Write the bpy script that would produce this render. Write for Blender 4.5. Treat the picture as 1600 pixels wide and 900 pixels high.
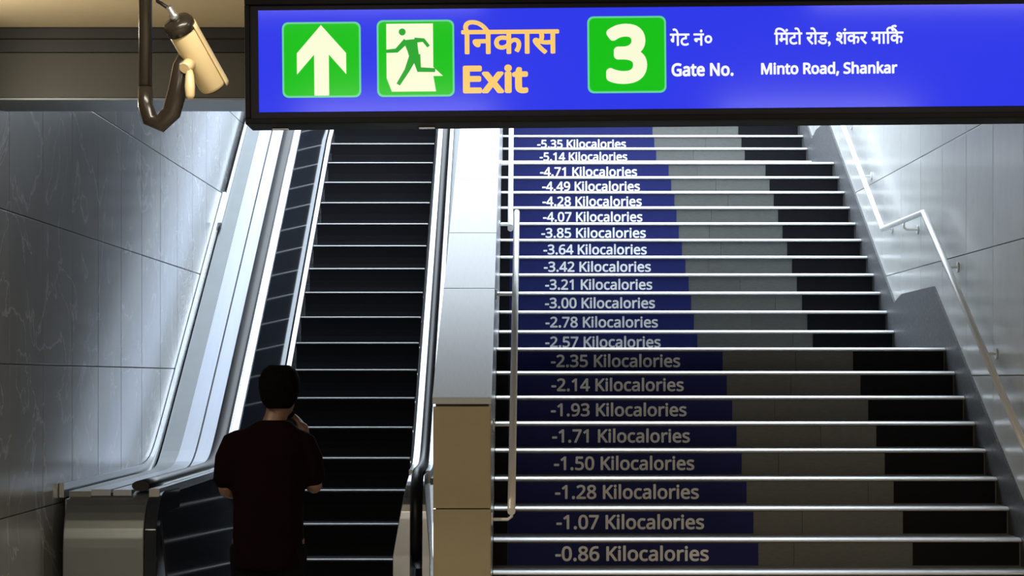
import bpy, bmesh, math, random
from mathutils import Vector, Matrix
random.seed(7)
SC = bpy.context.scene
for o in list(bpy.data.objects):
    bpy.data.objects.remove(o)
COL = SC.collection

# ------------------------------------------------------------------ camera
F, EYE, HORIZON, VPX = 3460.0, 1.6046, 590.65, 805.5      # lens in pixels of the 1600 x 900 frame
cam_d = bpy.data.cameras.new('camera'); cam = bpy.data.objects.new('camera', cam_d); COL.objects.link(cam)
cam.location = (0, 0, EYE); cam.rotation_euler = (math.pi/2, 0, 0)
cam_d.sensor_fit = 'HORIZONTAL'; cam_d.sensor_width = 36.0; cam_d.lens = F/1600*36.0
cam_d.shift_x = -(VPX-800)/1600; cam_d.shift_y = (HORIZON-450)/1600
cam_d.clip_start = .05; cam_d.clip_end = 200
SC.camera = cam

# ------------------------------------------------------------------ sky, lamps, exposure
world = bpy.data.worlds.new('sky'); SC.world = world; world.use_nodes = True
bg = world.node_tree.nodes['Background']
bg.inputs['Color'].default_value = (.80, .90, 1.0, 1); bg.inputs['Strength'].default_value = 5.2
def area_lamp(name, loc, sx, sy, power, color):
    d = bpy.data.lights.new(name, 'AREA'); d.shape = 'RECTANGLE'; d.size = sx; d.size_y = sy
    d.energy = power; d.color = color
    o = bpy.data.objects.new(name, d); COL.objects.link(o); o.location = loc
    return o
for i, (lx, ly, p) in enumerate(((-.75, 6.3, 50), (1.9, 6.3, 40), (-.75, 2.0, 175), (1.9, 2.0, 175))):
    area_lamp('concourse_ceiling_lamp', (lx, ly, 3.27), 1.2, .3, p, (1.0, .91, .76))
SC.view_settings.view_transform = 'Standard'; SC.view_settings.look = 'None'
SC.view_settings.exposure = 0.0; SC.view_settings.gamma = 1.0; SC.view_settings.use_curve_mapping = False

# ------------------------------------------------------------------ materials
MATS = {}
def mat(name, col, rough=.5, metal=0.0, noise=0.0, nscale=8.0, spec=.5, emit=None, estr=1.0, coat=0.0, vary=0.0, bump=0.0, veins=0.0, stretch=None):
    m = bpy.data.materials.new(name); m.use_nodes = True; MATS[name] = m
    nt = m.node_tree; b = nt.nodes['Principled BSDF']
    b.inputs['Base Color'].default_value = (*col, 1); b.inputs['Roughness'].default_value = rough
    b.inputs['Metallic'].default_value = metal; b.inputs['Specular IOR Level'].default_value = spec
    b.inputs['Coat Weight'].default_value = coat; b.inputs['Coat Roughness'].default_value = .05
    if emit:
        b.inputs['Emission Color'].default_value = (*emit, 1); b.inputs['Emission Strength'].default_value = estr
    if noise or vary or bump or veins:
        tc = nt.nodes.new('ShaderNodeTexCoord'); mp = nt.nodes.new('ShaderNodeMapping')
        nt.links.new(tc.outputs['Object'], mp.inputs['Vector'])
        if stretch: mp.inputs['Scale'].default_value = stretch
        n = nt.nodes.new('ShaderNodeTexNoise'); n.inputs['Scale'].default_value = nscale; n.inputs['Detail'].default_value = 6
        nt.links.new(mp.outputs['Vector'], n.inputs['Vector'])
        oi = nt.nodes.new('ShaderNodeObjectInfo')
        # value factor = 1 + noise*(n-.5)*2 + vary*(rand-.5)*2
        a = nt.nodes.new('ShaderNodeMath'); a.operation = 'MULTIPLY_ADD'
        nt.links.new(n.outputs['Fac'], a.inputs[0]); a.inputs[1].default_value = 2*noise; a.inputs[2].default_value = 1-noise
        c = nt.nodes.new('ShaderNodeMath'); c.operation = 'MULTIPLY_ADD'
        nt.links.new(oi.outputs['Random'], c.inputs[0]); c.inputs[1].default_value = 2*vary
        d = nt.nodes.new('ShaderNodeMath'); d.operation = 'SUBTRACT'; nt.links.new(a.outputs[0], d.inputs[0]); d.inputs[1].default_value = vary
        nt.links.new(d.outputs[0], c.inputs[2])
        mx = nt.nodes.new('ShaderNodeVectorMath'); mx.operation = 'SCALE'; mx.inputs[0].default_value = col
        nt.links.new(c.outputs[0], mx.inputs['Scale'])
        last = mx.outputs[0]
        if veins:
            w = nt.nodes.new('ShaderNodeTexNoise'); w.inputs['Scale'].default_value = 1.3; w.inputs['Detail'].default_value = 5; w.inputs['Distortion'].default_value = 1.2
            geo = nt.nodes.new('ShaderNodeNewGeometry'); nt.links.new(geo.outputs['Position'], w.inputs['Vector'])
            s1 = nt.nodes.new('ShaderNodeMath'); s1.operation = 'SUBTRACT'; nt.links.new(w.outputs['Fac'], s1.inputs[0]); s1.inputs[1].default_value = .5
            s2 = nt.nodes.new('ShaderNodeMath'); s2.operation = 'ABSOLUTE'; nt.links.new(s1.outputs[0], s2.inputs[0])
            r = nt.nodes.new('ShaderNodeMapRange'); nt.links.new(s2.outputs[0], r.inputs['Value'])
            r.inputs['From Min'].default_value = 0; r.inputs['From Max'].default_value = .012; r.inputs['To Min'].default_value = veins; r.inputs['To Max'].default_value = 0
            mm = nt.nodes.new('ShaderNodeMix'); mm.data_type = 'RGBA'; nt.links.new(r.outputs[0], mm.inputs['Factor'])
            nt.links.new(last, mm.inputs['A']); mm.inputs['B'].default_value = (.7, .72, .74, 1); last = mm.outputs['Result']
        nt.links.new(last, b.inputs['Base Color'])
        if bump:
            bp = nt.nodes.new('ShaderNodeBump'); bp.inputs['Strength'].default_value = bump; bp.inputs['Distance'].default_value = .01
            nt.links.new(n.outputs['Fac'], bp.inputs['Height']); nt.links.new(bp.outputs[0], b.inputs['Normal'])
    return m

M_floor   = mat('floor_granite', (.50, .45, .36), .35, noise=.25, nscale=30)
M_joint   = mat('wall_mortar', (.16, .16, .16), .8, noise=.1)
M_walltile= mat('polished_grey_marble', (.235, .24, .245), .17, noise=.18, nscale=3, vary=.05, veins=.35)
M_rwall   = mat('polished_light_stone', (.66, .67, .66), .22, noise=.08, nscale=6, vary=.04)
M_skirt   = mat('speckled_granite', (.085, .088, .095), .5, noise=.9, nscale=45)
M_beige   = mat('beige_stone', (.34, .285, .17), .45, noise=.07, nscale=4, vary=.03)
M_core    = mat('concrete_core', (.12, .11, .10), .8, noise=.2)
M_cap     = mat('pale_grey_granite', (.45, .49, .55), .28, noise=.10, nscale=9, vary=.05, stretch=(14, 1, 1))
M_ceil    = mat('cream_ceiling', (.55, .46, .30), .6, noise=.04)
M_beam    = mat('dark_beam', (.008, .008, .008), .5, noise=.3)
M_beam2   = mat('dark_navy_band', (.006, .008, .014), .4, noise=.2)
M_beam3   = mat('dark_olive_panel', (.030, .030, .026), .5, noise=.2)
M_riser   = mat('grey_riser_stone', (.110, .115, .108), .5, noise=.30, nscale=25, vary=.10, stretch=(1, 1, 5))
M_tread   = mat('tread_stone', (.30, .31, .31), .5, noise=.2, nscale=25)
M_nosing  = mat('white_nosing', (.86, .87, .88), .36, metal=.6, noise=.08, nscale=5)
M_blue    = mat('blue_vinyl', (.015, .020, .120), .6, spec=.15, noise=.06, nscale=3, stretch=(1, 1, 1))
M_black   = mat('black_riser_band', (.006, .006, .009), .6, noise=.2, spec=.12)
M_ltext   = mat('white_vinyl_print', (.90, .91, .92), .5)
M_step    = mat('escalator_step_black', (.005, .0055, .008), .6, spec=.15, noise=.3, nscale=40, stretch=(8, 1, 1))
M_stepedge= mat('step_edge_steel', (.42, .43, .44), .4, metal=.5)
M_steel   = mat('brushed_steel', (.50, .53, .56), .25, metal=.85, noise=.06, nscale=4, stretch=(30, 1, 1))
M_steelw  = mat('white_deck_steel', (.40, .44, .52), .30, metal=.5, noise=.06, nscale=3, stretch=(20, 1, 1))
M_steeld  = mat('dull_deck_steel', (.20, .22, .23), .38, metal=.6, noise=.08, nscale=5)
M_panel   = mat('black_glass_panel', (.026, .030, .040), .08, spec=.05)
M_rubber  = mat('black_rubber', (.010, .010, .011), .38, spec=.3)
M_rail    = mat('rail_steel', (.93, .93, .92), .30, metal=.2)
M_signbox = mat('sign_black_metal', (.004, .004, .004), .5, spec=.06)
M_bezel   = mat('sign_bezel', (.008, .008, .011), .5, spec=.08)
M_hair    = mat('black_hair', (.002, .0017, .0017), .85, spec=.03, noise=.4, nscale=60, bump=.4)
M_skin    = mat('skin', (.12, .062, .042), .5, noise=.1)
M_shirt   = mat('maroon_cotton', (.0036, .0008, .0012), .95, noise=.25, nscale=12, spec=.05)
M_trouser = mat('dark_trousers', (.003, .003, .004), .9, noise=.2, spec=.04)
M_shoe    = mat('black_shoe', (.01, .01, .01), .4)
M_camera  = mat('cream_painted_metal', (.62, .50, .28), .35, noise=.06)
M_camdark = mat('dark_plastic', (.02, .016, .012), .25)
M_lens    = mat('lens_glass', (.01, .01, .01), .04, spec=.8)

def lit(name, col, strength, rough=.12):
    return mat(name, (col[0]*.08, col[1]*.08, col[2]*.08), rough, emit=col, estr=strength, spec=.10)
L_blue  = lit('lit_blue_face', (.027, .040, .78), 1.0)
L_green = lit('lit_green_panel', (.008, .50, .010), 1.0)
L_edge  = lit('lit_green_border', (.13, .62, .30), 1.0)
L_cream = lit('lit_cream_symbol', (.90, .92, .66), 1.0)
L_dkgrn = lit('lit_green_figure', (.022, .36, .03), 1.0)
L_orange= lit('lit_orange_letters', (.96, .58, .16), 1.0)
L_white = lit('lit_white_letters', (.88, .90, 1.0), 1.0)

# ------------------------------------------------------------------ mesh helpers
def mesh_obj(name, verts, faces, material, parent=None, smooth=False, bevel=0.0, loc=None):
    me = bpy.data.meshes.new(name); me.from_pydata([tuple(v) for v in verts], [], faces); me.update()
    bm = bmesh.new(); bm.from_mesh(me)
    bmesh.ops.recalc_face_normals(bm, faces=bm.faces)
    if bevel:
        bmesh.ops.bevel(bm, geom=[e for e in bm.edges], offset=bevel, segments=2, profile=.5, affect='EDGES')
    bm.to_mesh(me); bm.free()
    if smooth:
        for p in me.polygons: p.use_smooth = True
    me.materials.append(material)
    return link(name, me, parent, loc)
def link(name, me, parent=None, loc=None):
    o = bpy.data.objects.new(name, me); COL.objects.link(o)
    if parent is not None: o.parent = parent
    if loc is not None: o.location = loc
    return o
def empty(name, loc=(0, 0, 0)):
    o = bpy.data.objects.new(name, None); COL.objects.link(o); o.location = loc; o.empty_display_size = .2
    return o
def tag(o, label=None, cat=None, group=None, kind=None):
    if label: o['label'] = label
    if cat: o['category'] = cat
    if group: o['group'] = group
    if kind: o['kind'] = kind
    return o
BOXF = [(0,1,2,3), (7,6,5,4), (0,4,5,1), (1,5,6,2), (2,6,7,3), (3,7,4,0)]
def boxv(x0, x1, y0, y1, z0, z1):
    return [(x0,y0,z0),(x1,y0,z0),(x1,y1,z0),(x0,y1,z0),(x0,y0,z1),(x1,y0,z1),(x1,y1,z1),(x0,y1,z1)]
def box(name, x0, x1, y0, y1, z0, z1, material, parent=None, bevel=0.0):
    return mesh_obj(name, boxv(x0,x1,y0,y1,z0,z1), BOXF, material, parent, bevel=bevel)
def prism_x(name, yz, x0, x1, material, parent=None, bevel=0.0):
    n = len(yz); v = [(x0, y, z) for y, z in yz]+[(x1, y, z) for y, z in yz]
    f = [tuple(range(n)), tuple(range(2*n-1, n-1, -1))]+[(i, (i+1) % n, n+(i+1) % n, n+i) for i in range(n)]
    return mesh_obj(name, v, f, material, parent, bevel=bevel)
def prism_y(name, xz, y0, y1, material, parent=None):
    n = len(xz); v = [(x, y0, z) for x, z in xz]+[(x, y1, z) for x, z in xz]
    f = [tuple(range(n)), tuple(range(2*n-1, n-1, -1))]+[(i, (i+1) % n, n+(i+1) % n, n+i) for i in range(n)]
    return mesh_obj(name, v, f, material, parent)
def sweep(name, path, prof, material, parent=None, smooth=False):
    """profile (x, n) swept along a path in the y-z plane; n is the offset along the path normal (up when the path recedes)"""
    P = [Vector((0, a, b)) for a, b in path]; n = len(prof); v = []
    for i, p in enumerate(P):
        t = (P[min(i+1, len(P)-1)]-P[max(i-1, 0)]).normalized()
        nrm = Vector((0, -t.z, t.y))
        for (x, k) in prof: v.append((x, p.y+nrm.y*k, p.z+nrm.z*k))
    f = []
    for i in range(len(P)-1):
        for j in range(n):
            a, b = i*n+j, i*n+(j+1) % n
            f.append((a, b, b+n, a+n))
    f.append(tuple(range(n))); f.append(tuple(range(len(v)-n, len(v))))
    return mesh_obj(name, v, f, material, parent, smooth=smooth)
def tube(name, pts, rad, material, parent=None, seg=12):
    P = [Vector(p) for p in pts]; R = rad if isinstance(rad, (list, tuple)) else [rad]*len(P); v = []; f = []
    up = None
    for i, p in enumerate(P):
        t = (P[min(i+1, len(P)-1)]-P[max(i-1, 0)]).normalized()
        if up is None: up = Vector((0, 0, 1)) if abs(t.z) < .9 else Vector((1, 0, 0))
        a = t.cross(up).normalized(); b = a.cross(t).normalized(); up = b
        for k in range(seg):
            th = 2*math.pi*k/seg; v.append(p+a*R[i]*math.cos(th)+b*R[i]*math.sin(th))
    for i in range(len(P)-1):
        for k in range(seg):
            f.append((i*seg+k, i*seg+(k+1) % seg, (i+1)*seg+(k+1) % seg, (i+1)*seg+k))
    f.append(tuple(range(seg))); f.append(tuple(range(len(v)-seg, len(v))))
    return mesh_obj(name, v, f, material, parent, smooth=False) if material is None else _smooth(mesh_obj(name, v, f, material, parent))
def _smooth(o):
    for p in o.data.polygons: p.use_smooth = len(p.vertices) == 4
    return o
def arc(cx, cz, r, a0, a1, n=10):
    return [(cx+r*math.cos(math.radians(a0+(a1-a0)*i/n)), cz+r*math.sin(math.radians(a0+(a1-a0)*i/n))) for i in range(n+1)]
import os
try:        # humanist sans lettering from Blender's own bundled fonts; the built-in font serves if it is absent
    LATIN = bpy.data.fonts.load(os.path.join(bpy.utils.system_resource('DATAFILES', path='fonts'), 'NotoSansHebrew-Regular.woff2'))
except Exception:
    LATIN = None
def text_mesh(body, bold=0.0, res=4, spacing=1.0):
    cu = bpy.data.curves.new('lettering_curve', 'FONT'); cu.body = body; cu.size = 1.0; cu.extrude = .01
    if LATIN and all(ord(ch) < 128 for ch in body): cu.font = LATIN
    cu.resolution_u = res; cu.space_character = spacing
    o = bpy.data.objects.new('lettering_tmp', cu); COL.objects.link(o)
    dg = bpy.context.evaluated_depsgraph_get(); dg.update()
    me = bpy.data.meshes.new_from_object(o.evaluated_get(dg)); bpy.data.objects.remove(o)
    return me
def embolden(me, b):
    if b <= 0: return me
    V = [v.co.copy() for v in me.vertices]; Fc = [tuple(p.vertices) for p in me.polygons]; NV, NF = [], []
    n = 20 if b >= .03 else 8
    for i in range(n):
        o = len(NV); dx, dy = b*math.cos(i*2*math.pi/n), b*math.sin(i*2*math.pi/n)
        NV += [(v.x+dx, v.y+dy, v.z+i*1e-4) for v in V]; NF += [tuple(k+o for k in f) for f in Fc]
    m2 = bpy.data.meshes.new('lettering'); m2.from_pydata(NV, [], NF); m2.update(); return m2
def text(name, body, x0, x1, z0, z1, y, material, parent, bold=0.012, depth=.0025, spacing=1.0):
    """upright lettering facing the camera, its outline fitted to the given rectangle; one object for each word"""
    words = body.split(' ')
    full = embolden(text_mesh(body, res=3, spacing=spacing), bold)
    xs = [v.co.x for v in full.vertices]; ys = [v.co.y for v in full.vertices]
    a, b, c, d = min(xs), max(xs), min(ys), max(ys); out = []
    for i, w in enumerate(words):
        if len(words) == 1: me, shift = full, 0.0
        else:
            me = embolden(text_mesh(w, res=3, spacing=spacing), bold)
            # where the word ends: measured on the text up to and including it
            pre = embolden(text_mesh(' '.join(words[:i+1]), res=2, spacing=spacing), bold)
            shift = max(v.co.x for v in pre.vertices)-max(v.co.x for v in me.vertices)
        for v in me.vertices:
            v.co = Vector((x0+(v.co.x+shift-a)/(b-a)*(x1-x0), y-depth*(v.co.z+.01)/.02, z0+(v.co.y-c)/(d-c)*(z1-z0)))
        me.materials.clear(); me.materials.append(material); me.update()
        bm = bmesh.new(); bm.from_mesh(me); bmesh.ops.recalc_face_normals(bm, faces=bm.faces); bm.to_mesh(me); bm.free()
        out.append(link(name, me, parent))
    return out

# ================================================================== dimensions
RISE, RUN = .165, .33
Z1, LAND1, LAND2 = 12.079, 2.083, 1.556          # first riser, depth of the two landings
def riser_y(k):
    y = Z1+(k-1)*RUN
    if k > 11: y += LAND1-RUN
    if k > 22: y += LAND2-RUN
    return y
KTOP = 33
ST_L, ST_R = -.133, 3.0                          # parapet face and right wall
LW = -2.58                                       # left wall face
TOPZ = KTOP*RISE
# escalator
E0Y, E0H, ETAN, ERUN = 16.075, .289, math.tan(math.radians(30)), .40
XL, XR = -1.873, -.819
def nose(y): return E0H+(y-E0Y)*ETAN
def soft(y, off, flat, k=.07):
    a = nose(y)+off
    return flat+k*math.log1p(math.exp(min(60, (a-flat)/k)))

# ================================================================== structure
flo = box('floor', -7, 7, -5, 14.9, -.3, 0, M_floor); tag(flo, kind='structure')
flo2 = box('floor', -7, 7, riser_y(KTOP)+.34, 36, TOPZ-.4, TOPZ-.001, M_floor); tag(flo2, kind='structure')
cei = box('ceiling', -7, 7, -5, 10.7, 3.30, 3.5, M_ceil); tag(cei, kind='structure')
roof = box('ceiling', -7, 7, 11.0, 16.5, 4.60, 4.9, M_core); tag(roof, kind='structure')  # unseen roof over the stairs, its edge set to keep the lower flight dark
for nm, a in (('wall_back', (-7, 7, -5.2, -5, 0, 3.5)), ('wall_far_left', (-7.2, -7, -5, 12, 0, 3.5)), ('wall_far_right', (7, 7.2, -5, 12, 0, 3.5))):
    tag(box(nm, *a, M_ceil), kind='structure')
# front faces of the concourse beside the stairwell
tag(box('wall_front_left', -7, LW-.22, 11.2, 11.4, 0, 6.4, M_beige), kind='structure')
tag(box('wall_front_right', ST_R+.22, 7, 11.2, 11.4, 0, 6.4, M_beige), kind='structure')
# dark beam across the mouth of the stairwell
bm_ = empty('trim_1', (0, 10.7, 2.96)); tag(bm_, kind='structure')
def in_world(o, p): o.parent = p; o.matrix_parent_inverse = Matrix.Translation(p.location).inverted(); return o
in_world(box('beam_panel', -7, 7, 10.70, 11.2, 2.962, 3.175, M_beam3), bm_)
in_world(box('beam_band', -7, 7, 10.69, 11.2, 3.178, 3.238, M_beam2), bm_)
in_world(box('beam_black_band', -7, 7, 10.72, 11.2, 3.241, 3.30, M_beam), bm_)  # black recessed band along the top of the beam
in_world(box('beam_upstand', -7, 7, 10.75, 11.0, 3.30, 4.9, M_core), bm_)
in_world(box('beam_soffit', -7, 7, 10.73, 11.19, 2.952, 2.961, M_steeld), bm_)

def tiled_wall(name, xface, side, y0, y1, dy, z0, z1, dz, material, thick=.02):
    back = box(name, min(xface+side*thick*.8, xface+side*.22), max(xface+side*thick*.8, xface+side*.22), y0, y1, z0, z1, M_joint); tag(back, kind='structure')
    g = .006; bx = boxv(min(0, side*thick), max(0, side*thick), g/2, dy-g/2, g/2, dz-g/2)
    me = None; y = y0
    while y+dy <= y1+1e-6:
        z = z0
        while z+dz <= z1+1e-6:
            if me is None:
                o = mesh_obj('tile', bx, BOXF, material, back, bevel=.002); me = o.data; o.location = (xface, y, z)
            else: link('tile', me, back, (xface, y, z))
            z += dz
        y += dy
    return back
tiled_wall('wall_left', LW, -1, 9.69, 25.69, .80, 0.12, 6.35, .778, M_walltile)
tiled_wall('wall_right', ST_R, 1, 11.42, 28.02, .83, 0.0, 6.48, .81, M_rwall)
tag(box('wall_end', -7, 7, 35.8, 36, TOPZ, TOPZ+1.0, M_core), kind='structure')

# speckled skirting that follows the steps up the right wall
def nl(y, f):                                     # nosing line of flight f
    k0 = (1, 12, 23)[f]
    return k0*RISE+(y-riser_y(k0))*.5
def skirt_poly(a, b, f, off, land_after=None):
    return [(a, nl(a, f)-.42), (b, nl(b, f)-.42), (b, nl(b, f)+off), (a, nl(a, f)+off)]
sk = empty('baseboard_right', (ST_R, Z1, 0)); tag(sk, kind='structure')
y11, y12, y22, y23, y33 = riser_y(11), riser_y(12), riser_y(22), riser_y(23), riser_y(33)
off = .22
prof = [(11.45, 0), (11.45, .3), (11.7, .3)]
h1, h2 = 11*RISE, 22*RISE
prof = [(11.45, -.1), (11.45, .22), (Z1-.3, .22), (Z1, RISE+off), (y11+.45, nl(y11+.45, 0)+off), (y12-.35, h1+.44), (y12, nl(y12, 1)+off),
        (y22+.45, nl(y22+.45, 1)+off), (y23-.3, h2+.44), (y23, nl(y23, 2)+off), (y33, nl(y33, 2)+off), (y33+.4, TOPZ+.2), (27.9, TOPZ+.2), (27.9, TOPZ-.3),
        (y33, TOPZ-.6), (y23, h2-.5), (y22, h2-.5), (y12, h1-.5), (y11, h1-.5), (Z1, -.3)]
in_world(prism_x('skirting_slab', prof, ST_R-.016, ST_R-.0005, M_skirt), sk)

# parapet wall between escalator and stairs
PX0, PX1, PY0, PH0, PSL = -.443, -.133, 11.9, 1.503, .355
PY1 = 27.0
def ph(y): return PH0+(y-PY0)*PSL
par = prism_x('wall_middle', [(PY0+.03, -.02), (PY1, -.02), (PY1, ph(PY1)-.035), (PY0+.03, ph(PY0+.03)-.04)], PX0+.012, PX1-.012, M_core); tag(par, kind='structure')
def slab(name, v, m): return mesh_obj(name, v, BOXF, m, par, bevel=.003)
zz = [0, .12, .902, 1.455]
for a, b in zip(zz[:-1], zz[1:]):
    slab('cladding_slab', boxv(PX0, PX1, PY0, PY0+.03, a+.002, b-.003), M_beige)
# cap slabs (joints where the photo shows them)
cuts = [PY0-.012, 13.76, 14.95, 16.35, 17.75, 19.15, 20.55, 21.95, 23.35, 24.75, 26.15, PY1]
for a, b in zip(cuts[:-1], cuts[1:]):
    b -= .006; t = .035; e = .004
    slab('cap_slab', [(PX0-e, a, ph(a)-t), (PX1+e, a, ph(a)-t), (PX1+e, b, ph(b)-t), (PX0-e, b, ph(b)-t),
                      (PX0-e, a, ph(a)), (PX1+e, a, ph(a)), (PX1+e, b, ph(b)), (PX0-e, b, ph(b))], M_cap)
y = PY0+.03
while y < PY1-.1:                                  # facing slabs on the stair side
    b = min(y+1.2, PY1)-.004
    slab('side_slab', [(PX1-.014, y, 0), (PX1, y, 0), (PX1, b, 0), (PX1-.014, b, 0), (PX1-.014, y, ph(y)-.037), (PX1, y, ph(y)-.037), (PX1, b, ph(b)-.037), (PX1-.014, b, ph(b)-.037)], M_rwall)
    y += 1.2

# ================================================================== staircase
BLUE_X, BLK0, BLK1 = 1.4376, 2.344, 2.972
st = empty('staircase', (1.43, Z1, 0))
tag(st, 'wide grey stone staircase with white step edges and blue calorie panels on its risers', 'staircase')
def sp(o): return in_world(o, st)
# concrete body under the treads
body = [(Z1+.02, 0)]
for k in range(1, KTOP+1):
    yk = riser_y(k)+.02; body.append((yk, (k-1)*RISE-.001)); body.append((yk, k*RISE-.03))
body += [(riser_y(KTOP)+.33, TOPZ-.03), (riser_y(KTOP)+.33, 0)]
sp(prism_x('stair_core', body, ST_L+.005, ST_R-.005, M_core))
KCAL = {4:'-0.86', 5:'-1.07', 6:'-1.28', 7:'-1.50', 8:'-1.71', 9:'-1.93', 10:'-2.14', 11:'-2.35', 12:'-2.57', 13:'-2.78', 14:'-3.00', 15:'-3.21', 16:'-3.42',
        17:'-3.64', 18:'-3.85', 19:'-4.07', 20:'-4.28', 21:'-4.49', 22:'-4.71', 24:'-5.14', 25:'-5.35'}
XA, XB = ST_L+.004, ST_R-.018
for k in range(1, KTOP+1):
    yk = riser_y(k); zb, zt = (k-1)*RISE, k*RISE
    depth = RUN if k not in (11, 22) else (LAND1 if k == 11 else LAND2)
    if k == KTOP: depth = .34
    # tread slab, and the rounded white nosing strip along its front edge
    sp(box('tread', XA, XB, yk+.028, yk+depth+.015, zt-.028, zt, M_tread))
    pr = [(yk+.027, zt-.024), (yk-.014, zt-.024), (yk-.020, zt-.021), (yk-.022, zt-.016), (yk-.021, zt-.012), (yk-.017, zt-.0095), (yk+.010, zt+.001), (yk+.027, zt+.001)]
    sp(prism_x('step_nosing', pr, XA, XB, M_nosing))
    # grey riser in separate stone slabs
    js = sorted([XA, XB] + [x for x in (ST_L+.75+random.uniform(-.25, .25), 1.9+random.uniform(-.3, .3)) ])
    for a, b in zip(js[:-1], js[1:]):
        sp(box('riser_slab', a+.001, b-.001, yk, yk+.018, zb, zt-.025, M_riser))
    bp = sp(box('calorie_panel', -.045, BLUE_X+random.uniform(-.006, .006), yk-.0035, yk-.0002, zb+.004, zt-.030, M_blue))
    if k in KCAL:
        w = 1.14 if k > 4 else 1.135
        text('lettering', KCAL[k]+' Kilocalories', .236+random.uniform(-.012, .012), w+random.uniform(-.008, .008), zb+.028, zb+.122, yk-.0037, M_ltext, bp, bold=.022, depth=.001)
        tag(bp, 'blue panel reading '+KCAL[k].replace('-', 'minus ')+' Kilocalories')
    sp(box('black_band', XA, -.047, yk-.0035, yk-.0002, zb+.004, zt-.026, M_black))
    sp(box('black_band', BLK0, BLK1, yk-.0035, yk-.0002, zb+.004, zt-.026, M_black))
for c in st.children:
    for d in c.children:
        d.matrix_parent_inverse = Matrix.Identity(4)

# ================================================================== handrails
def handrail(name, label, pts, brackets, wallx, group='stair handrails'):
    e = empty(name, pts[0]); tag(e, label, 'handrail', group)
    in_world(tube('rail', pts, .0215, M_rail, e, 14), e)
    s = 1 if wallx > pts[0][0] else -1
    for (bx, by, bz) in brackets:
        b = in_world(tube('bracket', [(bx, by, bz-.018), (bx, by, bz-.055), (bx+s*.02, by, bz-.07), (wallx-s*.004, by, bz-.07)], .009, M_rail, e, 8), e)
        d = tube('bracket_plate', [(wallx-s*.010, by, bz-.07), (wallx-s*.001, by, bz-.07)], .035, M_rail, b, 14)
    return e
def rail_pts(segs): return segs
RO = .80
zA = lambda y: nl(y, 0)+RO
zB = lambda y: nl(y, 1)+RO
zC = lambda y: nl(y, 2)+RO
lx0, lx1 = -.022, .006
lxx = lambda y: lx0+(lx1-lx0)*(y-11.92)/(y11-11.92)
handrail('handrail', 'white steel handrail on the parapet beside the lower flight, ending near the beige stone', [(lxx(11.92), 11.92, zA(11.92)), (lxx(y11+.33), y11+.33, zB(y12)), (0, y12-.35, zB(y12))],
         [(lxx(y), y, zA(y)) for y in (11.97, 12.95, 14.6)], PX1)
mx = -.040
handrail('handrail', 'white steel handrail on the parapet beside the middle flight of stairs', [(mx, y12-.25, zB(y12)), (mx, y12, zB(y12)), (mx+.004, y22+.33, zC(y23)), (mx+.005, y22+.8, zC(y23))],
         [(mx, y, zB(y)) for y in (17.7, 18.9, 20.1)], PX1)
handrail('handrail', 'white steel handrail at the top of the parapet just below the sign', [(-.018, y23-.3, zC(y23)), (-.018, y23, zC(y23)), (-.018, y33, zC(y33)), (-.018, y33+.5, zC(y33))],
         [(-.018, y, zC(y)) for y in (22.6, 23.8, 25.0)], PX1)
rx = 2.895
handrail('handrail', 'white steel handrail fixed to the light stone wall at the right of the stairs', [(rx, 12.3, zA(12.3)), (rx, y11+.33, zB(y12)), (rx, y12, zB(y12)), (rx, y22+.33, zC(y23)), (rx, y23, zC(y23)), (rx, y33, zC(y33))],
         [(rx, y, zA(y)) for y in (12.6, 13.8, 15.0)]+[(rx, 16.5, zB(y12))]+[(rx, y, zB(y)) for y in (17.62, 18.65, 19.75)]+[(rx, y, zC(y)) for y in (22.8, 24.2)], ST_R)

# ================================================================== escalator
es = empty('escalator', (-1.346, 15.0, 0))
tag(es, 'dark escalator with black steps and bright edges, polished steel sides', 'escalator')
def ep(o): return in_world(o, es)
stepv = []
# one step: cleated tread slab and bowed riser
ny = 5
rp = [(.0, 0), (.006, -.05), (.012, -.11), (.012, -.17), (.004, -.236), (.10, -.236), (.10, -.03), (.40, -.03), (.40, 0)]
me_step = me_edge = None
for j in range(-2, 24):
    y = E0Y+j*ERUN; z = {-2: .045, -1: .125}.get(j, E0H+j*ERUN*ETAN)
    zz_ = z
    if me_step is None:
        s = prism_x('step', rp, XL+.004, XR-.004, M_step); me_step = s.data
    else: s = link('step', me_step)
    s.location = (0, y, zz_); s.parent = es; s.matrix_parent_inverse = Matrix.Translation(es.location).inverted()
    if me_edge is None:
        n_ = prism_x('step_edge', [(.012, -.011), (-.004, -.011), (-.008, -.006), (-.006, .000), (-.001, .0025), (.014, .0025)], XL+.006, XR-.006, M_stepedge); me_edge = n_.data
    else: n_ = link('step_edge', me_edge)
    n_.parent = s
ep(box('comb_plate', XL, XR, 14.2, 15.3, .0005, .02, M_steeld))
ys_up = [12.5, 13, 13.5, 14, 14.5, 14.8, 15.0]+[15.0+.1*i for i in range(1, 16)]+[17+.5*i for i in range(0, 19)]
hp = [(y, soft(y, .95, .98)) for y in ys_up]
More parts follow.
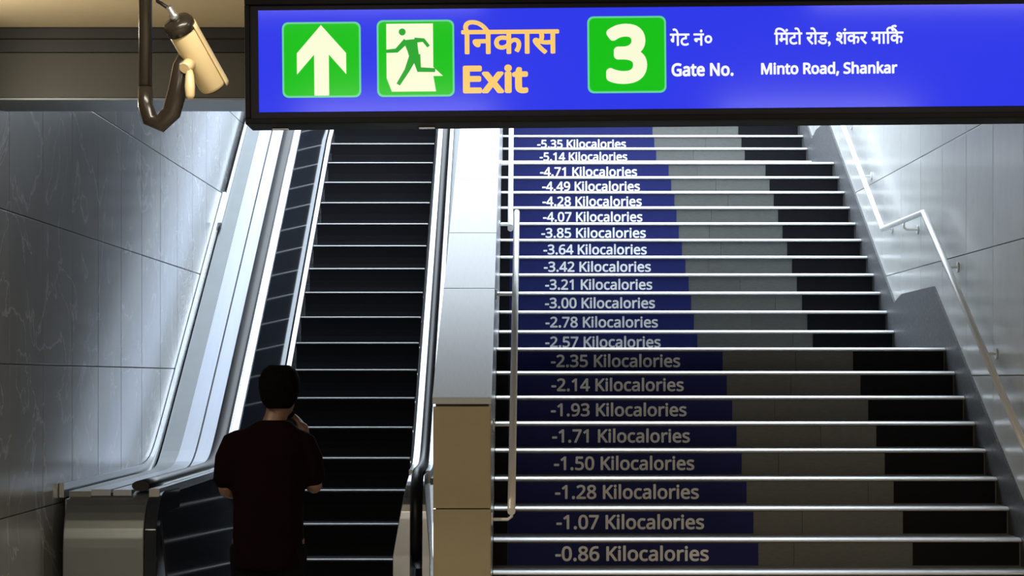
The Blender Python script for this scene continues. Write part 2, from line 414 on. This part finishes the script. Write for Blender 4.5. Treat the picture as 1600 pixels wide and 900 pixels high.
# --- left side: deck strips, handrail, glass panel, skirt
def strip(nm, x0, x1, n0, n1, m, path=hp): return ep(sweep(nm, path, [(x0, n0), (x1, n0), (x1, n1), (x0, n1)], m))
strip('profile_rail', -2.068, -2.010, -.070, .000, M_steel)
hr = [(-2.117+.05*math.cos(t), .016+.030*math.sin(t)) for t in [2*math.pi*i/12 for i in range(12)]]
ep(_smooth(sweep('handrail_belt', hp, hr, M_rubber)))
strip('deck_strip', -2.272, -2.168, -.040, -.006, M_steelw)
strip('deck_strip', -2.395, -2.284, -.040, -.004, M_steelw)
strip('deck_groove', -2.285, -2.271, -.040, -.022, M_rubber)
strip('deck_strip', -2.520, -2.396, -.060, -.014, M_steeld)
up1 = [(y, h) for y, h in hp if y >= 18.9]; lo1 = [(y, h) for y, h in hp if y <= 19.6]
strip('edge_trim', -2.548, -2.521, -.060, .012, M_steel, up1)
strip('edge_trim', -2.576, -2.549, -.050, .030, M_steel, lo1)
def panel(nm, xt, xb, th, ytop, ybot, m, ys=ys_up):
    v = []; f = []; n = len(ys)
    for d in (0, th):
        for y in ys: v += [(xb+d, y, ybot(y)), (xt+d, y, ytop(y))]
    for i in range(n-1):
        a = 2*i; f.append((a, a+2, a+3, a+1)); a += 2*n; f.append((a, a+1, a+3, a+2))
        f.append((2*i+1, 2*i+3, 2*n+2*i+3, 2*n+2*i+1)); f.append((2*i, 2*n+2*i, 2*n+2*i+2, 2*i+2))
    f += [(0, 1, 2*n+1, 2*n), (2*n-2, 4*n-2, 4*n-1, 2*n-1)]
    return ep(mesh_obj(nm, v, f, m))
panel('balustrade_panel', -2.010, -1.912, -.012, lambda y: soft(y, .95, .98)-.045, lambda y: soft(y, .02, .03)-.05, M_panel)
skl = [(y, soft(y, .03, .05)) for y in ys_up if y >= 14.2]
strip('skirt', -1.910, XL+.002, -.30, .0, M_steel, skl)
panel('outer_cladding', -2.53, -2.53, -.012, lambda y: soft(y, .95, .98)-.06, lambda y: soft(y, -1, .001), M_steeld)
nw = [(12.62+.30*math.cos(math.radians(a)), .66+.30*math.sin(math.radians(a))) for a in range(90, 181, 10)]+[(12.31, .4), (12.31, .005), (13.2, .005), (13.2, .95)]
ep(prism_x('newel_cover', nw, -2.52, -2.07, M_steeld, bevel=.006))
ep(prism_x('newel_cover', nw, -2.068, -2.0, M_panel, bevel=.006))
# --- right side
ys_r = [y for y in ys_up if y >= 15.0]
hpr = [(y, soft(y, .95, .98)) for y in ys_r]
front = [(14.65+.30*math.cos(math.radians(a)), .68+.30*math.sin(math.radians(a))) for a in range(270, 89, -12)]
loop = front+[(14.8, .98)]+hpr
strip('profile_rail', -.722, -.676, -.090, .002, M_steel, hpr)
strip('profile_rail', -.612, -.578, -.090, -.004, M_steel, hpr)
hr2 = [(-.645+.034*math.cos(t), .012+.026*math.sin(t)) for t in [2*math.pi*i/12 for i in range(12)]]
ep(_smooth(sweep('handrail_belt', loop, hr2, M_rubber)))
strip('deck_strip', -.577, -.452, -.10, -.055, M_steeld, hpr)
panel('balustrade_panel', -.676, -.676, .06, lambda y: soft(y, .95, .98)-.02, lambda y: soft(y, .02, .03)-.05, M_panel, ys_r)
panel('skirt', XR+.06, XR+.012, .014, lambda y: soft(y, .10, .14), lambda y: soft(y, -.25, .001), M_panel, [y for y in ys_up if y >= 14.2])
strip('inner_deck', -.808, -.690, -.30, 0, M_step, [(y, soft(y, .09, .13)) for y in ys_up if y >= 14.3])
# newel: flared steel cheeks either side of the belt
def cheek(nm, xin, flare, m):
    out = [(14.66+.285*math.cos(math.radians(a)), .69+.275*math.sin(math.radians(a))) for a in range(90, 181, 10)]+[(14.36, .45), (14.34, .2), (14.33, .01), (15.3, .01), (15.3, .955)]
    n = len(out); v = [(xin, y, z) for y, z in out]+[(xin+flare*(.18+.82*max(0, min(1, (.97-z)/.5))), y, z) for y, z in out]
    f = [tuple(range(n)), tuple(range(2*n-1, n-1, -1))]+[(i, (i+1) % n, n+(i+1) % n, n+i) for i in range(n)]
    return ep(mesh_obj(nm, v, f, m, bevel=.004))
cheek('newel_cheek', -.682, -.115, M_steel)
cheek('newel_cheek', -.608, .055, M_steel)

# ================================================================== hanging exit sign
SY = 8.0; SS = F/SY
def sx(px): return (px-VPX)/SS
def sz(py): return EYE+(HORIZON-py)/SS
sg = empty('exit_sign', (sx(900), SY+.1, sz(95)))
tag(sg, 'long backlit blue exit sign in a black frame hanging above the stairs', 'sign')
SG = []
def gp(o): SG.append(o); o.parent = sg; o.matrix_parent_inverse = Matrix.Translation(sg.location).inverted(); return o
RX = 2.05
TILT = math.radians(-.50)
# housing as a frame: back box plus four rails
gp(box('housing', sx(383), RX, SY+.02, SY+.2, sz(190), sz(-7), M_signbox, bevel=.004))
gp(box('frame_rail', sx(383), RX, SY-.012, SY+.02, sz(190), sz(181), M_signbox, bevel=.003))
gp(box('frame_rail', sx(383), RX, SY-.012, SY+.02, sz(4), sz(-7), M_signbox, bevel=.003))
gp(box('frame_rail', sx(383), sx(391), SY-.012, SY+.02, sz(181), sz(4), M_signbox, bevel=.003))
gp(box('frame_rail', RX-.02, RX, SY-.012, SY+.02, sz(181), sz(4), M_signbox, bevel=.003))
gp(box('bezel', sx(391), RX-.02, SY+.006, SY+.022, sz(181), sz(4), M_bezel))
gp(box('lit_face', sx(404), RX-.05, SY+.001, SY+.010, sz(171), sz(12), L_blue))
for px in (432, 664):
    gp(box('latch', sx(px-13), sx(px+13), SY+.10, SY+.13, sz(190)-.008, sz(190), M_steel, bevel=.003))
for px in (520, 1120, 1560):
    gp(tube('suspension_rod', [(sx(px), SY+.1, sz(-8)), (sx(px), SY+.1, 3.299)], .012, M_signbox))
def rrect(x0, x1, z0, z1, r, n=5):
    p = []
    for cx, cz, a in ((x1-r, z1-r, 0), (x0+r, z1-r, 90), (x0+r, z0+r, 180), (x1-r, z0+r, 270)):
        p += [(cx+r*math.cos(math.radians(a+90*i/n)), cz+r*math.sin(math.radians(a+90*i/n))) for i in range(n+1)]
    return p
def spanel(nm, x0, x1, y0, y1):
    a = gp(prism_y(nm, rrect(sx(x0), sx(x1), sz(y1), sz(y0), .022), SY-.001, SY+.002, L_edge))
    b = prism_y('green_field', rrect(sx(x0+3), sx(x1-3), sz(y1-3), sz(y0+3), .018), SY-.003, SY-.0005, L_green, a)
    return a
def sub(p, nm, pxs, m, y0=-.005, y1=-.0025): return prism_y(nm, [(sx(a), sz(b)) for a, b in pxs], SY+y0, SY+y1, m, p)
def ribbon(p, nm, pts, w, m, y0=-.007, y1=-.0045):
    """bent bar of the pictogram: pixel points and widths"""
    L, R = [], []
    for i, (a, b) in enumerate(pts):
        q0, q1 = pts[max(i-1, 0)], pts[min(i+1, len(pts)-1)]
        dx, dy = q1[0]-q0[0], q1[1]-q0[1]; l = math.hypot(dx, dy); ww = (w[i] if isinstance(w, list) else w)/2
        L.append((a-dy/l*ww, b+dx/l*ww)); R.append((a+dy/l*ww, b-dx/l*ww))
    return sub(p, nm, L+R[::-1], m, y0, y1)
pa = spanel('arrow_panel', 441, 564, 31, 149)
sub(pa, 'arrow', [(502, 36), (541, 80), (541, 113), (514, 82), (514, 146), (491, 146), (491, 82), (464, 113), (464, 80)], L_cream)
pe = spanel('running_man_panel', 589, 710, 29, 149)
sub(pe, 'doorway', [(604, 35), (677, 35), (677, 103), (692, 117), (677, 117), (681, 141), (612, 141), (604, 120)], L_cream)
hd = prism_y('figure_head', [(sx(629)+.0125*math.cos(t), sz(48)+.0125*math.sin(t)) for t in [2*math.pi*i/16 for i in range(16)]], SY-.007, SY-.0045, L_dkgrn, pe)
sub(pe, 'figure_torso', [(630, 61), (652, 59), (653, 71), (655, 86), (641, 92), (637, 78)], L_dkgrn, -.007, -.0045)
ribbon(pe, 'figure_arm', [(635, 62), (620, 77), (604, 78)], [9, 7, 5], L_dkgrn, -.0068, -.0046)
ribbon(pe, 'figure_arm', [(648, 61), (662, 61), (670, 71)], [8, 6, 5], L_dkgrn, -.0069, -.0047)
ribbon(pe, 'figure_leg', [(650, 84), (655, 107), (680, 108)], [14, 9, 6], L_dkgrn, -.0066, -.0044)
ribbon(pe, 'figure_leg', [(646, 86), (636, 108), (622, 130)], [13, 8, 6], L_dkgrn, -.0067, -.0043)
pn = spanel('number_panel', 918, 1041, 26, 146)
text('numeral', '3', sx(947), sx(1011), sz(132), sz(38), SY-.003, L_cream, pn, bold=.042, depth=.002)
def stext(nm, body, x0, x1, y0, y1, m, bold):
    for o in text(nm, body, sx(x0), sx(x1), sz(y1), sz(y0), SY+.001, m, None, bold=bold, depth=.003): gp(o)
# Devanagari is typed in visual order (the short-i sign before its consonant)
stext('lettering', '\u093f\u0928\u0915\u093e\u0938', 721, 874, 30, 84, L_orange, .022)
stext('lettering', 'Exit', 723, 825, 100, 145, L_orange, .036)
stext('lettering', '\u0917\u0947\u091f \u0928\u0902\u0966', 1047, 1113, 46, 73, L_white, .018)
stext('lettering', 'Gate No.', 1049, 1146, 100, 121, L_white, .030)
stext('lettering', '\u093f\u092e\u0902\u091f\u094b \u0930\u094b\u0921, \u0936\u0902\u0915\u0930 \u092e\u093e\u093f\u0915', 1210, 1412, 46, 76, L_white, .018)
stext('lettering', 'Minto Road, Shankar', 1189, 1402, 100, 122, L_white, .030)
gp(prism_y('lettering', [(sx(a), sz(b)) for a, b in ((1394, 53), (1392, 48), (1394, 44), (1399, 43), (1402, 45), (1400, 47), (1397, 46), (1395.5, 48), (1397, 53))], SY-.002, SY+.001, L_white))
for o in list(sg.children): pass
sg.rotation_euler = (0, TILT, 0)

# ================================================================== surveillance camera
cc = empty('security_camera', (-1.02, 7.28, 2.55))
tag(cc, 'cream bullet security camera on a dark bracket, left of the exit sign', 'camera')
def cp(o): return in_world(o, cc)
A = Vector((-1.084, 7.20, 2.735)); B = Vector((-.998, 7.33, 2.568)); d = (B-A).normalized()
def lathe(nm, p, ax, prof, m, seg=24, squash=None):
    ax = ax.normalized(); u = ax.cross(Vector((0, 0, 1))).normalized(); w = u.cross(ax).normalized(); v = []; f = []
    for t, r in prof:
        for k in range(seg):
            th = 2*math.pi*k/seg; v.append(p+ax*t+u*r*math.cos(th)+w*r*math.sin(th))
    n = len(prof)
    for i in range(n-1):
        for k in range(seg): f.append((i*seg+k, i*seg+(k+1) % seg, (i+1)*seg+(k+1) % seg, (i+1)*seg+k))
    f += [tuple(range(seg)), tuple(range(len(v)-seg, len(v)))]
    return _smooth(mesh_obj(nm, v, f, m))
Lb = (B-A).length
cp(lathe('body', A, d, [(0, .044), (.01, .047), (Lb-.014, .047), (Lb-.004, .043), (Lb, .034)], M_camera))
cp(lathe('rear_cap', A, -d, [(.0, .050), (.026, .051), (.040, .043), (.046, .02)], M_camdark))
cp(lathe('cable_gland', A-d*.044, -d, [(0, .016), (.02, .016), (.022, .011), (.05, .010)], M_steel, 12))
cp(lathe('front_ring', B, d, [(0, .034), (.004, .034), (.005, .026)], M_camdark))
cp(lathe('lens', B+d*.004, d, [(0, .024), (.003, .022), (.006, .014), (.007, .004)], M_lens))
# sun shield: curved sheet over the upper side of the body
def shield():
    u = d.cross(Vector((0, 0, 1))).normalized(); w = u.cross(d).normalized(); v = []; f = []; n = 14
    for r in (.0495, .053):
        for t in (-.010, .01, Lb*.5, Lb-.01, Lb+.002):
            for k in range(n+1):
                th = math.radians(5+170*k/n); v.append(A+d*t+u*r*math.cos(th)+w*r*math.sin(th))
    R = n+1; S = 5*R
    for i in range(4):
        for k in range(n):
            a = i*R+k; f.append((a, a+1, a+R+1, a+R)); f.append((S+a, S+a+R, S+a+R+1, S+a+1))
        f.append((i*R, i*R+R, S+i*R+R, S+i*R)); f.append((i*R+n, S+i*R+n, S+i*R+R+n, i*R+R+n))
    for k in range(n):
        f.append((k, S+k, S+k+1, k+1)); a = 4*R+k; f.append((a, a+1, S+a+1, S+a))
    return _smooth(mesh_obj('sun_shield', v, f, M_camera))
cp(shield())
w_ = d.cross(Vector((0, 0, 1))).normalized().cross(d).normalized()
mid = A+d*.10-w_*.045
cp(tube('bracket_foot', [mid, mid-w_*.03+Vector((0, -.01, 0))], [.022, .018], M_camera))
tb = [(-1.060, 7.21, 2.606), (-1.060, 7.205, 2.59), (-1.059, 7.20, 2.553), (-1.058, 7.20, 2.522), (-1.058, 7.20, 2.512)]
cp(tube('hinge_tab', tb, [.009, .014, .017, .015, .008], M_camera, None, 14))
px_ = -1.215
cp(tube('bracket_arm', [Vector((-1.080, 7.26, 2.66)), Vector((-1.093, 7.25, 2.623)), Vector((-1.106, 7.25, 2.545)), Vector((-1.128, 7.26, 2.475)), Vector((-1.165, 7.27, 2.440)), Vector((-1.200, 7.27, 2.455)), Vector((px_, 7.27, 2.50)), Vector((px_, 7.27, 2.56))], [.026, .030, .032, .032, .030, .027, .025, .024], M_camdark, None, 16))
cp(tube('drop_pole', [(px_, 7.27, 2.54), (px_, 7.27, 3.28)], .022, M_camdark, None, 16))
cp(tube('ceiling_flange', [(px_, 7.27, 3.28), (px_, 7.27, 3.2995)], .06, M_camdark, None, 20))
cp(tube('cable', [A-d*.08, A-d*.11+Vector((-.02, .01, .0)), Vector((-1.165, 7.21, 2.83)), Vector((-1.185, 7.25, 2.90)), Vector((px_+.02, 7.255, 3.0))], .006, M_rubber, None, 8))

# ================================================================== out-of-view pendant lamp, added to light the ceiling
pl = empty('added_fill_lamp', (-2.75, 9.2, 2.86)); tag(pl, 'unseen warm globe lamp added to light the cream concourse ceiling', 'lamp')
M_globe = mat('fill_lamp_globe', (.9, .85, .7), .4, emit=(1.0, .84, .58), estr=6.0)
def lp(o): return in_world(o, pl)
lp(_smooth(lathe('globe', Vector((-2.75, 9.2, 2.86)), Vector((0.001, 0, 1)), [(.0, .02), (.012, .06), (.05, .095), (.10, .105), (.15, .09), (.18, .05)], M_globe)))
lp(tube('stem', [(-2.75, 9.2, 3.03), (-2.75, 9.2, 3.285)], .010, M_camdark))
lp(tube('ceiling_rose', [(-2.75, 9.2, 3.283), (-2.75, 9.2, 3.2995)], .05, M_camdark))
pd = bpy.data.lights.new('added_fill_glow', 'POINT'); pd.energy = 58; pd.color = (1.0, .90, .72); pd.shadow_soft_size = .11  # added point source beside the globe, brightens the ceiling
po = bpy.data.objects.new('added_fill_glow', pd); COL.objects.link(po); po.location = (-2.60, 9.3, 2.72)

# ================================================================== person
PX, PY = -1.172, 10.5
man = empty('person', (PX, PY, 0))
tag(man, 'person with black hair in a dark maroon T-shirt, seen from behind before the escalator', 'person')
def ring_loft(rings, seg=20):
    """rings: (cx, cy, cz, rx, ry) stacked upward"""
    v = []; f = []
    for cx, cy, cz, a, b in rings:
        for k in range(seg):
            t = 2*math.pi*k/seg; c, s = math.cos(t), math.sin(t)
            v.append((cx+a*math.copysign(abs(c)**.85, c), cy+b*math.copysign(abs(s)**.85, s), cz))
    for i in range(len(rings)-1):
        for k in range(seg): f.append((i*seg+k, i*seg+(k+1) % seg, (i+1)*seg+(k+1) % seg, (i+1)*seg+k))
    f += [tuple(range(seg))[::-1], tuple(range(len(v)-seg, len(v)))]
    return v, f
def limb(pts, rad, seg=14):
    P = [Vector(p) for p in pts]; v = []; f = []; up = None
    P2 = [P[0]-(P[1]-P[0]).normalized()*rad[0]*.6]+P+[P[-1]+(P[-1]-P[-2]).normalized()*rad[-1]*.6]; R2 = [rad[0]*.5]+list(rad)+[rad[-1]*.5]
    for i, p in enumerate(P2):
        t = (P2[min(i+1, len(P2)-1)]-P2[max(i-1, 0)]).normalized()
        if up is None: up = Vector((0, 1, 0)) if abs(t.y) < .8 else Vector((1, 0, 0))
        a = t.cross(up).normalized(); b = a.cross(t).normalized(); up = b
        for k in range(seg): th = 2*math.pi*k/seg; v.append(p+a*R2[i]*math.cos(th)+b*R2[i]*math.sin(th))
    for i in range(len(P2)-1):
        for k in range(seg): f.append((i*seg+k, i*seg+(k+1) % seg, (i+1)*seg+(k+1) % seg, (i+1)*seg+k))
    f += [tuple(range(seg))[::-1], tuple(range(len(v)-seg, len(v)))]
    return v, f
def ball(c, r, n=12, m=9):
    v = []; f = []
    for i in range(m+1):
        ph_ = -math.pi/2+math.pi*i/m
        for k in range(n): t = 2*math.pi*k/n; v.append((c[0]+r[0]*math.cos(ph_)*math.cos(t), c[1]+r[1]*math.cos(ph_)*math.sin(t), c[2]+r[2]*math.sin(ph_)))
    for i in range(m):
        for k in range(n): f.append((i*n+k, i*n+(k+1) % n, (i+1)*n+(k+1) % n, (i+1)*n+k))
    return v, f
def fuse(name, pieces, voxel, material, smooth_it=4):
    V = []; Fc = []
    for v, f in pieces:
        o = len(V); V += [tuple(p) for p in v]; Fc += [tuple(i+o for i in q) for q in f]
    me = bpy.data.meshes.new(name); me.from_pydata(V, [], Fc); me.update()
    bm = bmesh.new(); bm.from_mesh(me); bmesh.ops.remove_doubles(bm, verts=bm.verts, dist=1e-6)
    bmesh.ops.recalc_face_normals(bm, faces=bm.faces); bm.to_mesh(me); bm.free()
    o = bpy.data.objects.new(name, me); COL.objects.link(o)
    r = o.modifiers.new('fuse', 'REMESH'); r.mode = 'VOXEL'; r.voxel_size = voxel
    s = o.modifiers.new('smooth', 'SMOOTH'); s.factor = .5; s.iterations = smooth_it
    dg = bpy.context.evaluated_depsgraph_get(); dg.update()
    m2 = bpy.data.meshes.new_from_object(o.evaluated_get(dg)); bpy.data.objects.remove(o)
    for p in m2.polygons: p.use_smooth = True
    m2.materials.clear(); m2.materials.append(material); m2.name = name
    return link(name, m2, man)
# joints in the person's own frame (x right, y forward/away from the viewer, z up)
HX = .052                                            # the head is carried a little to the right
shR, shL = (.172, 0, 1.335), (-.168, 0, 1.335)
elR, elL = (.215, .03, 1.085), (-.205, .03, 1.075)
wrR, wrL = (.150, .175, 1.295), (-.07, .235, 1.02)
hdR = Vector((.135, .185, 1.395))
body = [ring_loft([(0,0,.82,.150,.105), (0,0,.92,.158,.110), (0,0,1.02,.150,.105), (0,0,1.15,.155,.105), (0,.0,1.27,.160,.098), (.005,0,1.32,.130,.08), (.01,0,1.37,.07,.06)]),
        limb([(.02,.0,1.36), (.035,.012,1.42), (.045,.02,1.47)], [.062,.054,.054]),
        ring_loft([(HX+.002,.055,1.415,.030,.030), (HX,.045,1.435,.052,.062), (HX,.035,1.475,.068,.083), (HX,.025,1.53,.074,.092), (HX,.02,1.58,.074,.093), (HX,.02,1.62,.062,.078), (HX,.02,1.648,.03,.04)]),
        ball((HX-.076,.022,1.525), (.012,.02,.032)), ball((HX+.076,.022,1.525), (.012,.02,.032)),
        ball((HX+.01,.118,1.515), (.013,.02,.022)), ball((HX+.01,.105,1.47), (.024,.012,.008)),
        ball((HX-.02,.108,1.545), (.013,.008,.008)), ball((HX+.04,.108,1.545), (.013,.008,.008)),
        limb([(.165,0,1.29), ((shR[0]+elR[0])/2,.01,1.20), elR], [.044,.046,.040]), limb([elR, (.19,.10,1.19), wrR], [.041,.040,.027]),
        limb([(-.160,0,1.29), ((shL[0]+elL[0])/2,.01,1.20), elL], [.044,.046,.040]), limb([elL, (-.15,.12,1.055), wrL], [.041,.038,.026]),
        limb([(.085,0,.84), (.092,.012,.47), (.095,-.005,.085)], [.088,.058,.042]), limb([(-.085,0,.84), (-.092,.012,.47), (-.095,-.005,.085)], [.088,.058,.042]),
        limb([(.095,-.03,.05), (.102,.12,.035)], [.036,.030]), limb([(-.095,-.03,.05), (-.102,.12,.035)], [.036,.030])]
def hand(wr, dirv, side, n):
    wr = Vector(wr); dv = Vector(dirv).normalized(); sd = Vector(side).normalized(); nv = Vector(n).normalized(); out = []
    out.append(limb([wr, wr+dv*.04, wr+dv*.075], [.024, .034, .034]))
    for i, (o, l) in enumerate(((-.027, .062), (-.009, .075), (.009, .070), (.026, .055))):
        b = wr+dv*.078+sd*o
        out.append(limb([b, b+dv*l*.5+nv*.012, b+dv*l*.75+nv*.032, b+dv*l*.72+nv*.05], [.0095, .009, .0085, .0075], 8))
    b = wr+dv*.03-sd*.03
    out.append(limb([b, b-sd*.022+dv*.025+nv*.01, b-sd*.02+dv*.05+nv*.028], [.012, .0105, .0085], 8))
    return out
body += hand(wrR, (-.12, -.03, 1), (.35, 1, 0), (-1, .25, 0)) + hand(wrL, (.75, .45, .15), (0, .3, 1), (.2, -.6, .8))
fuse('body', body, .0085, M_skin, 3)
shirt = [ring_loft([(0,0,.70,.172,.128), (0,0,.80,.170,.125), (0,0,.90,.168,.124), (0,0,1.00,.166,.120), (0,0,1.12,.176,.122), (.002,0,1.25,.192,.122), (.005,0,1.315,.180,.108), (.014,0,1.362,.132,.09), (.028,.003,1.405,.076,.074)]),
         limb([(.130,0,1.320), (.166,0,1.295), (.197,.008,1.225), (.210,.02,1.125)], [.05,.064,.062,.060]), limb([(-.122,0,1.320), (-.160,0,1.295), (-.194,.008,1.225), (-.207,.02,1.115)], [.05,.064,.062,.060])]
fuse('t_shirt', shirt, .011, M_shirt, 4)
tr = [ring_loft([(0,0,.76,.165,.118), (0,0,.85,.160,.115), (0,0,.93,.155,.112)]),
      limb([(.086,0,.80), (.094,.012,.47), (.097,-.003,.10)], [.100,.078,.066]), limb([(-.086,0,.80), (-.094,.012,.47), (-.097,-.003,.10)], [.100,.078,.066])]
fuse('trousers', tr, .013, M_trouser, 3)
hair = [ring_loft([(HX,-.03,1.46,.055,.048), (HX,-.018,1.495,.084,.074), (HX,-.005,1.55,.097,.095), (HX,.005,1.60,.098,.104), (HX,.012,1.64,.082,.090), (HX,.012,1.666,.048,.055)]),
        ball((HX+.02,.09,1.635), (.05,.035,.03)), ball((HX-.03,.075,1.64), (.045,.04,.028))]
fuse('hair', hair, .008, M_hair, 2)
bd = [ball((HX+.012,.07,1.437), (.055,.055,.032))]
fuse('beard', bd, .008, M_hair, 2)
for s in (1, -1):
    sh = fuse('shoe', [limb([(s*.095,-.05,.045), (s*.098,.05,.045), (s*.104,.165,.036)], [.046,.046,.034]), (boxv(s*.098-.042, s*.098+.042, -.09, .19, .0, .022), BOXF)], .008, M_shoe, 2)
